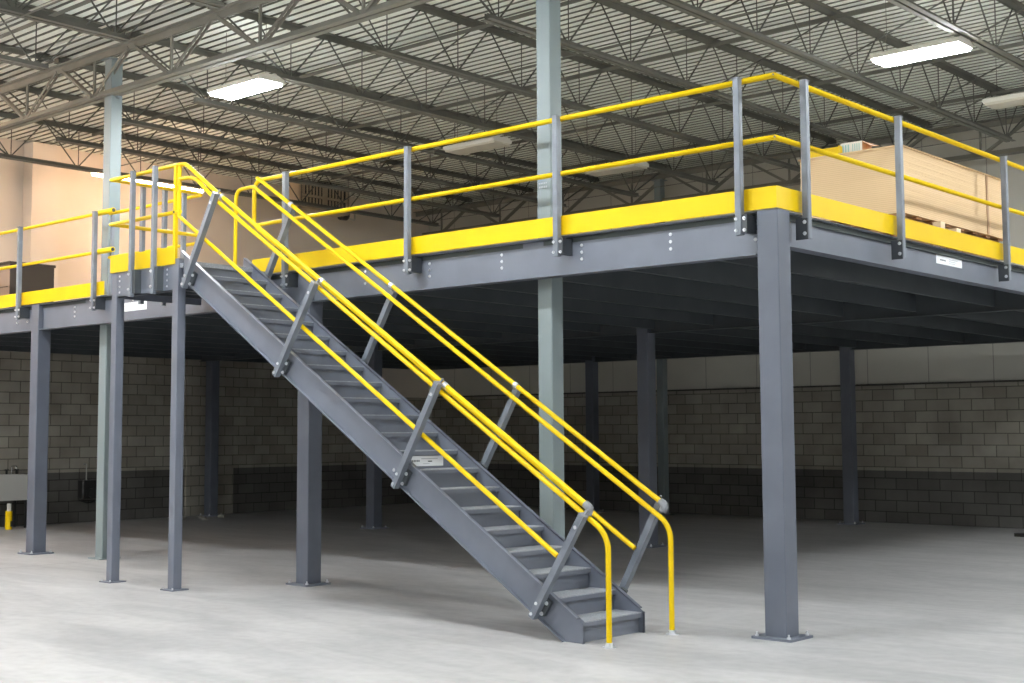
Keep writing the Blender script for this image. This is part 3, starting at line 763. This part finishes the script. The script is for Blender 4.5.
# far rails
HF = 0.045
hf = MB().tube(fillet([(-5.90,YRF,4.235), (-5.80,YRF,hz(-5.80)+HF), (-0.80,YRF,hz(-0.80)+HF)], 0.06), rs, 12).build('handrail', 'yellow', S, o)
gf = MB().tube(fillet([(-6.26,YRF,3.275), (-6.26,YRF,4.15), (-5.95,YRF,4.15), (-5.85,YRF,tz(-5.85)), (-0.715,YRF,tz(-0.715)+0.005), (-0.715,YRF,0.02)], 0.12, 6), rs, 12).build('guard_rail', 'yellow', S, o)
MB().tube([(-5.9,YRF,mz(-5.9)+0.078), (-1.06,YRF,mz(-1.06)+0.078)], rs*0.95, 12).build('mid_rail', 'yellow', S, o)
def sleeve(par, x, y, end=False):
    dv = Vector((1,0,-0.634)).normalized(); c = Vector((x,y,hz(x)+(HF if y == YRF else 0)))
    if end:
        b = MB(); b.tube(fillet([c-dv*0.01, c+dv*0.045, c+dv*0.05-dperp*0.05], 0.03, 4), 0.031, 12); b.build('end_elbow', 'cap', par, o)
    else:
        MB().cyl(c-dv*0.022, c+dv*0.022, 0.0265, 12).build('sleeve', 'zinc', par, o)
for p in neart[:3]: sleeve(hn, p[0]+0.03, YRN)
for p in fart[:3]: sleeve(hf, p[0]+0.03, YRF)
sleeve(hn, -0.89, YRN, True); sleeve(hf, -0.80, YRF, True)
for par, y in ((gn, YRN), (gf, YRF)):
    x = -0.69 if y == YRN else -0.715
    MB().cyl((x,y,0.0), (x,y,0.008), 0.05, 16).cyl((x,y,0.008), (x,y,0.035), 0.027, 12).build('floor_flange', 'zinc', par, o)

# ------------------------------------------------------------------ goods on the deck
bx0, bx1, by0, by1 = -1.13, -0.10, 2.50, 4.95
PT = 3.56
def pallet(z0, label):
    o = ((bx0+bx1)/2, (by0+by1)/2, z0)
    t = thing('pallet', o, label, 'pallet', 'pallets under the boards')
    h = (PT-3.2585)/2-0.001
    for k in range(8):
        y = by0+0.02+k*(by1-by0-0.16)/7
        MB().box(bx0+0.02, bx1-0.02, y, y+0.11, z0+h-0.02, z0+h).build('top_slat', 'wood', t, o)
    for x in (bx0+0.06, (bx0+bx1)/2-0.02, bx1-0.10):
        MB().box(x, x+0.04, by0+0.02, by1-0.03, z0+0.02, z0+h-0.02).build('stringer', 'wood', t, o)
    for y in (by0+0.02, (by0+by1)/2-0.05, by1-0.15):
        MB().box(bx0+0.02, bx1-0.02, y, y+0.10, z0, z0+0.02).build('bottom_slat', 'wood', t, o)
pallet(3.2585, 'wooden pallet on the deck, lower one under the tan boards')
pallet(3.2585+(PT-3.2585)/2, 'wooden pallet on the deck, upper one right under the tan boards')
o = (bx0, by0, PT)
t = thing('board_stack', ((bx0+bx1)/2, (by0+by1)/2, PT), 'tall strapped stack of tan fibreboard sheets on pallets behind the right guardrail', 'board stack')
oo = ((bx0+bx1)/2, (by0+by1)/2, PT)
nb = 32; hgt = 4.175-PT
m = MB()
for k in range(nb):
    j = random.uniform(-0.0015, 0.0015); j2 = random.uniform(-0.0015, 0.0015); z = PT+k*hgt/nb
    m.box(bx0+j, bx1+j, by0+j2, by1+j2, z, z+hgt/nb*0.97)
m.build('sheets', 'board', t, oo)
MB().box(bx0-0.015, bx1+0.015, by0-0.015, by1+0.01, 4.175, 4.190).build('cover_sheet', 'board', t, oo)
b = MB(); y = 4.46
b.box(bx1+0.006, bx1+0.010, y, y+0.045, PT, 4.19).box(bx0, bx1+0.010, y, y+0.045, 4.19, 4.194); b.build('strap', 'strap', t, oo)
for (y, z, wd) in ((2.92,3.545,0.30),(3.42,3.545,0.26)):
    pass
b1 = tag(MB().box(-0.06, 0.02, 3.06, 3.16, 3.2585, 3.525).build('timber_block', 'wood_end', None, (0,0,0)), 'pale timber block by the pallet edge, left of the two behind the toe board', 'timber block', 'timber blocks')
b1 = tag(MB().box(-0.06, 0.02, 3.42, 3.52, 3.2585, 3.50).build('timber_block', 'wood_end', None, (0,0,0)), 'pale timber block by the pallet edge, right of the two behind the toe board', 'timber block', 'timber blocks')
# yellow sheet bundle on top
tag(MB().prism([(-1.10,2.54),(-0.74,2.54),(-0.74,2.60),(-1.10,2.60)], 'z', 4.193, 4.27).box(-0.742,-0.735,2.535,2.61,4.193,4.28).build('toe_board_length', 'yellow', None, (0,0,0)),
    'short loose length of yellow toe board lying on the tan boards', 'steel length')
# carton
o = (-0.55, 2.85, 4.192)
t = thing('carton', o, 'small open cardboard box with a white printed label on top of the tan boards', 'cardboard box')
CX0, CX1, CY0, CY1, CZ = -0.80, -0.575, 2.70, 2.90, 4.330
MB().box(CX0, CX1, CY0, CY1, 4.194, CZ).build('body', 'carton', t, o)
MB().box(CX0, CX1, CY0-0.004, CY0, 4.197, CZ).build('label_panel', 'carton_white', t, o)
b = MB()
for k in range(3): b.box(CX0+0.02+k*0.028, CX0+0.036+k*0.028, CY0-0.006, CY0-0.004, 4.235, 4.31)
for k in range(4): b.box(CX0+0.125+k*0.022, CX0+0.134+k*0.022, CY0-0.006, CY0-0.004, 4.225, 4.31)
b.build('print', 'teal_ink', t, o)
def quad(b, a, c, d, e_, th=0.004):
    b.add([a,c,d,e_]+[tuple(Vector(p)+Vector((0,0,th))) for p in (a,c,d,e_)], [(0,1,2,3),(7,6,5,4),(0,4,5,1),(1,5,6,2),(2,6,7,3),(3,7,4,0)])
b = MB(); quad(b, (CX1,CY0,CZ-0.01),(CX1,CY1,CZ-0.01),(CX1+0.09,CY1-0.03,CZ-0.04),(CX1+0.10,CY0+0.01,CZ-0.07)); b.build('flap', 'carton', t, o)
b = MB(); quad(b, (CX0,CY0,CZ-0.01),(CX0,CY1,CZ-0.01),(CX0-0.08,CY1-0.02,CZ-0.03),(CX0-0.08,CY0+0.01,CZ-0.05)); b.build('flap', 'carton', t, o)
b = MB(); quad(b, (CX1,CY1,CZ),(CX0,CY1,CZ),(CX0+0.02,CY1+0.08,CZ+0.02),(CX1-0.02,CY1+0.08,CZ+0.02)); b.build('flap', 'carton', t, o)
# taupe box at far left
o = (-13.9, 1.15, 3.245)
t = thing('storage_box', o, 'taupe and dark brown storage box on the deck at the left edge', 'storage box')
MB().box(-14.9, -13.32, 0.80, 1.52, 3.2585, 4.08).build('body', 'brown_box', t, o)
MB().box(-13.32, -13.31, 0.80, 1.52, 3.26, 4.08).build('side_panel', 'brown_dark', t, o)
MB().box(-14.92, -13.30, 0.78, 1.54, 4.08, 4.12).build('lid', 'brown_dark', t, o)
MB().box(-14.85, -13.36, 0.792, 0.80, 3.74, 3.75).build('seam', 'brown_dark', t, o)

# ------------------------------------------------------------------ things at the left wall
# utility sink
o = (-15.65, 2.1, 0)
t = thing('utility_sink', o, 'pale grey floor-standing utility sink at the left edge by the block wall', 'sink')
m = MB(); x0, x1, y0, y1, z0, z1 = -15.95, -15.48, 1.35, 2.45, 0.46, 0.88
m.add([(x0,y0,z1),(x1,y0,z1),(x1,y1,z1),(x0,y1,z1),(x0+.04,y0+.04,z0),(x1-.04,y0+.04,z0),(x1-.04,y1-.04,z0),(x0+.04,y1-.04,z0),
       (x0+.04,y0+.04,z1),(x1-.04,y0+.04,z1),(x1-.04,y1-.04,z1),(x0+.04,y1-.04,z1),(x0+.08,y0+.08,z0+.05),(x1-.08,y0+.08,z0+.05),(x1-.08,y1-.08,z0+.05),(x0+.08,y1-.08,z0+.05)],
      [(0,1,5,4),(1,2,6,5),(2,3,7,6),(3,0,4,7),(4,5,6,7),(0,1,9,8),(1,2,10,9),(2,3,11,10),(3,0,8,11),(8,9,13,12),(9,10,14,13),(10,11,15,14),(11,8,12,15),(12,13,14,15)])
m.build('basin', 'basin', t, o)
for x in (x0+.06, x1-.06):
    for y in (y0+.08, y1-.08): MB().obox((x,y,0), (x,y,z0+.02), 0.03, 0.03, (0,1,0)).build('leg', 'black', t, o)
b = MB(); b.tube(fillet([(-15.90,2.3,0.88),(-15.90,2.3,1.02),(-15.75,2.3,1.02),(-15.75,2.3,0.97)], 0.04), 0.013, 8); b.build('faucet', 'chrome', t, o)
for dy in (-0.09, 0.09): MB().cyl((-15.90,2.3+dy,0.88), (-15.90,2.3+dy,0.95), 0.02, 8).cyl((-15.92,2.3+dy-0.03,0.955), (-15.88,2.3+dy+0.03,0.955), 0.008, 6).build('tap_handle', 'black', t, o)
MB().cyl((-15.7,1.9,0.46), (-15.7,1.9,0.12), 0.03, 10).build('drain_pipe', 'basin', t, o)
# yellow bollard-like floor cover beside the sink
t = thing('floor_bollard', (-15.36, 1.98, 0), 'short yellow post cover on the floor in front of the sink', 'bollard')
MB().cyl((0,0,0), (0,0,0.30), 0.055, 16).build('sleeve', 'yellow', t)
MB().cyl((0,0,0.30), (0,0,0.42), 0.035, 14).build('pipe', 'basin', t)
MB().box(0.03, 0.065, 0.0, 0.05, 0.05, 0.14).build('hose_tap', 'black', t)
# hose unit on the wall
o = (-15.98, 3.75, 0.45)
t = thing('wall_pump', o, 'small black pump unit with a thin pipe on the left block wall beside the sink', 'pump')
MB().bbox(-16.04, -15.86, 3.62, 3.93, 0.42, 0.74, 0.02).build('body', 'black', t, o)
MB().cyl((-15.86,3.78,0.52), (-15.80,3.78,0.52), 0.08, 14).build('motor', 'black', t, o)
MB().tube(fillet([(-15.95,3.74,0.70),(-15.95,3.74,1.02),(-16.04,3.74,1.02)], 0.03), 0.011, 8).build('pipe', 'conduit', t, o)
MB().tube(fillet([(-15.95,3.60,0.40),(-15.90,3.75,0.33),(-15.95,4.0,0.40)], 0.1), 0.012, 8).build('hose', 'black', t, o)
# unit heater hanging in front of the left wall
o = (-15.2, 8.4, 6.0)
t = thing('unit_heater', o, 'beige hanging unit heater with two rows of barred louvres behind the rail end', 'heater')
xw = -15.0
MB().box(xw-0.45, xw-0.02, 7.72, 9.03, 5.97, 6.50).build('housing', 'beige', t, o)
MB().box(xw-0.02, xw-0.012, 7.80, 8.95, 6.02, 6.46).build('backing', 'black', t, o)
b = MB()
for (a, c) in ((7.72,7.80),(8.33,8.42),(8.95,9.03)): b.box(xw-0.012, xw+0.02, a, c, 5.97, 6.50)
for (a, c) in ((5.97,6.02),(6.215,6.26),(6.45,6.50)): b.box(xw-0.012, xw+0.02, 7.72, 9.03, a, c)
b.build('frame', 'beige', t, o)
for k in range(12):
    y = 7.83+k*0.084 + (0.09 if k > 5 else 0)
    for (a, c) in ((6.03,6.205),(6.27,6.44)): MB().box(xw-0.012, xw+0.008, y, y+0.035, a, c).build('bar', 'beige', t, o)
MB().cyl((xw-0.25,9.03,6.02), (xw-0.25,9.18,6.02), 0.12, 14).build('motor', 'black', t, o)
MB().tube(fillet([(xw-0.25,9.18,5.98),(xw-0.25,9.42,5.92),(xw-0.25,9.42,6.10),(xw-0.25,9.7,6.10)], 0.06), 0.018, 8).build('pipe', 'conduit', t, o)
for y in (7.85, 8.9): MB().cyl((xw-0.23,y,6.50), (xw-0.23,y,6.60), 0.01, 6).build('hanger', 'wire', t, o)
# rubble on the floor
for i, (x, y, r) in enumerate(((-15.35,5.25,0.085),(-14.9,5.5,0.06),(-15.35,5.75,0.06),(-15.15,6.05,0.07),(-15.6,5.55,0.05))):
    import bmesh
    bm = bmesh.new(); bmesh.ops.create_icosphere(bm, subdivisions=2, radius=r)
    for v in bm.verts:
        v.co *= random.uniform(0.75, 1.15); v.co.z = max(v.co.z*0.6, -r*0.3)
    me = bpy.data.meshes.new('rubble_lump'); bm.to_mesh(me); bm.free(); me.materials.append(M['rubble'])
    ob = bpy.data.objects.new('rubble_lump', me); col.objects.link(ob); ob.location = (x, y, r*0.3)
    tag(ob, 'pale lump of rubble on the floor by the left wall, %s from the left' % ORD[i], 'rubble', 'rubble lumps')
# dark scrap at the right edge of the floor
tag(MB().prism([(-2.40,10.85),(-1.95,10.80),(-1.95,11.05),(-2.30,11.10)], 'z', 0, 0.05).build('floor_scrap', 'black', None, (0,0,0)), 'small dark flat scrap on the floor at the right edge', 'scrap')

# ------------------------------------------------------------------ world and view
wd = bpy.data.worlds.new('world'); C.world = wd; wd.use_nodes = True
wd.node_tree.nodes['Background'].inputs['Color'].default_value = (0.5, 0.55, 0.6, 1)
wd.node_tree.nodes['Background'].inputs['Strength'].default_value = 0.3
C.view_settings.view_transform = 'Standard'; C.view_settings.look = 'None'
C.view_settings.gamma = 1; C.view_settings.use_curve_mapping = False
C.view_settings.exposure = -0.22
C.cycles.use_denoising = True
C.cycles.max_bounces = 8; C.cycles.diffuse_bounces = 5
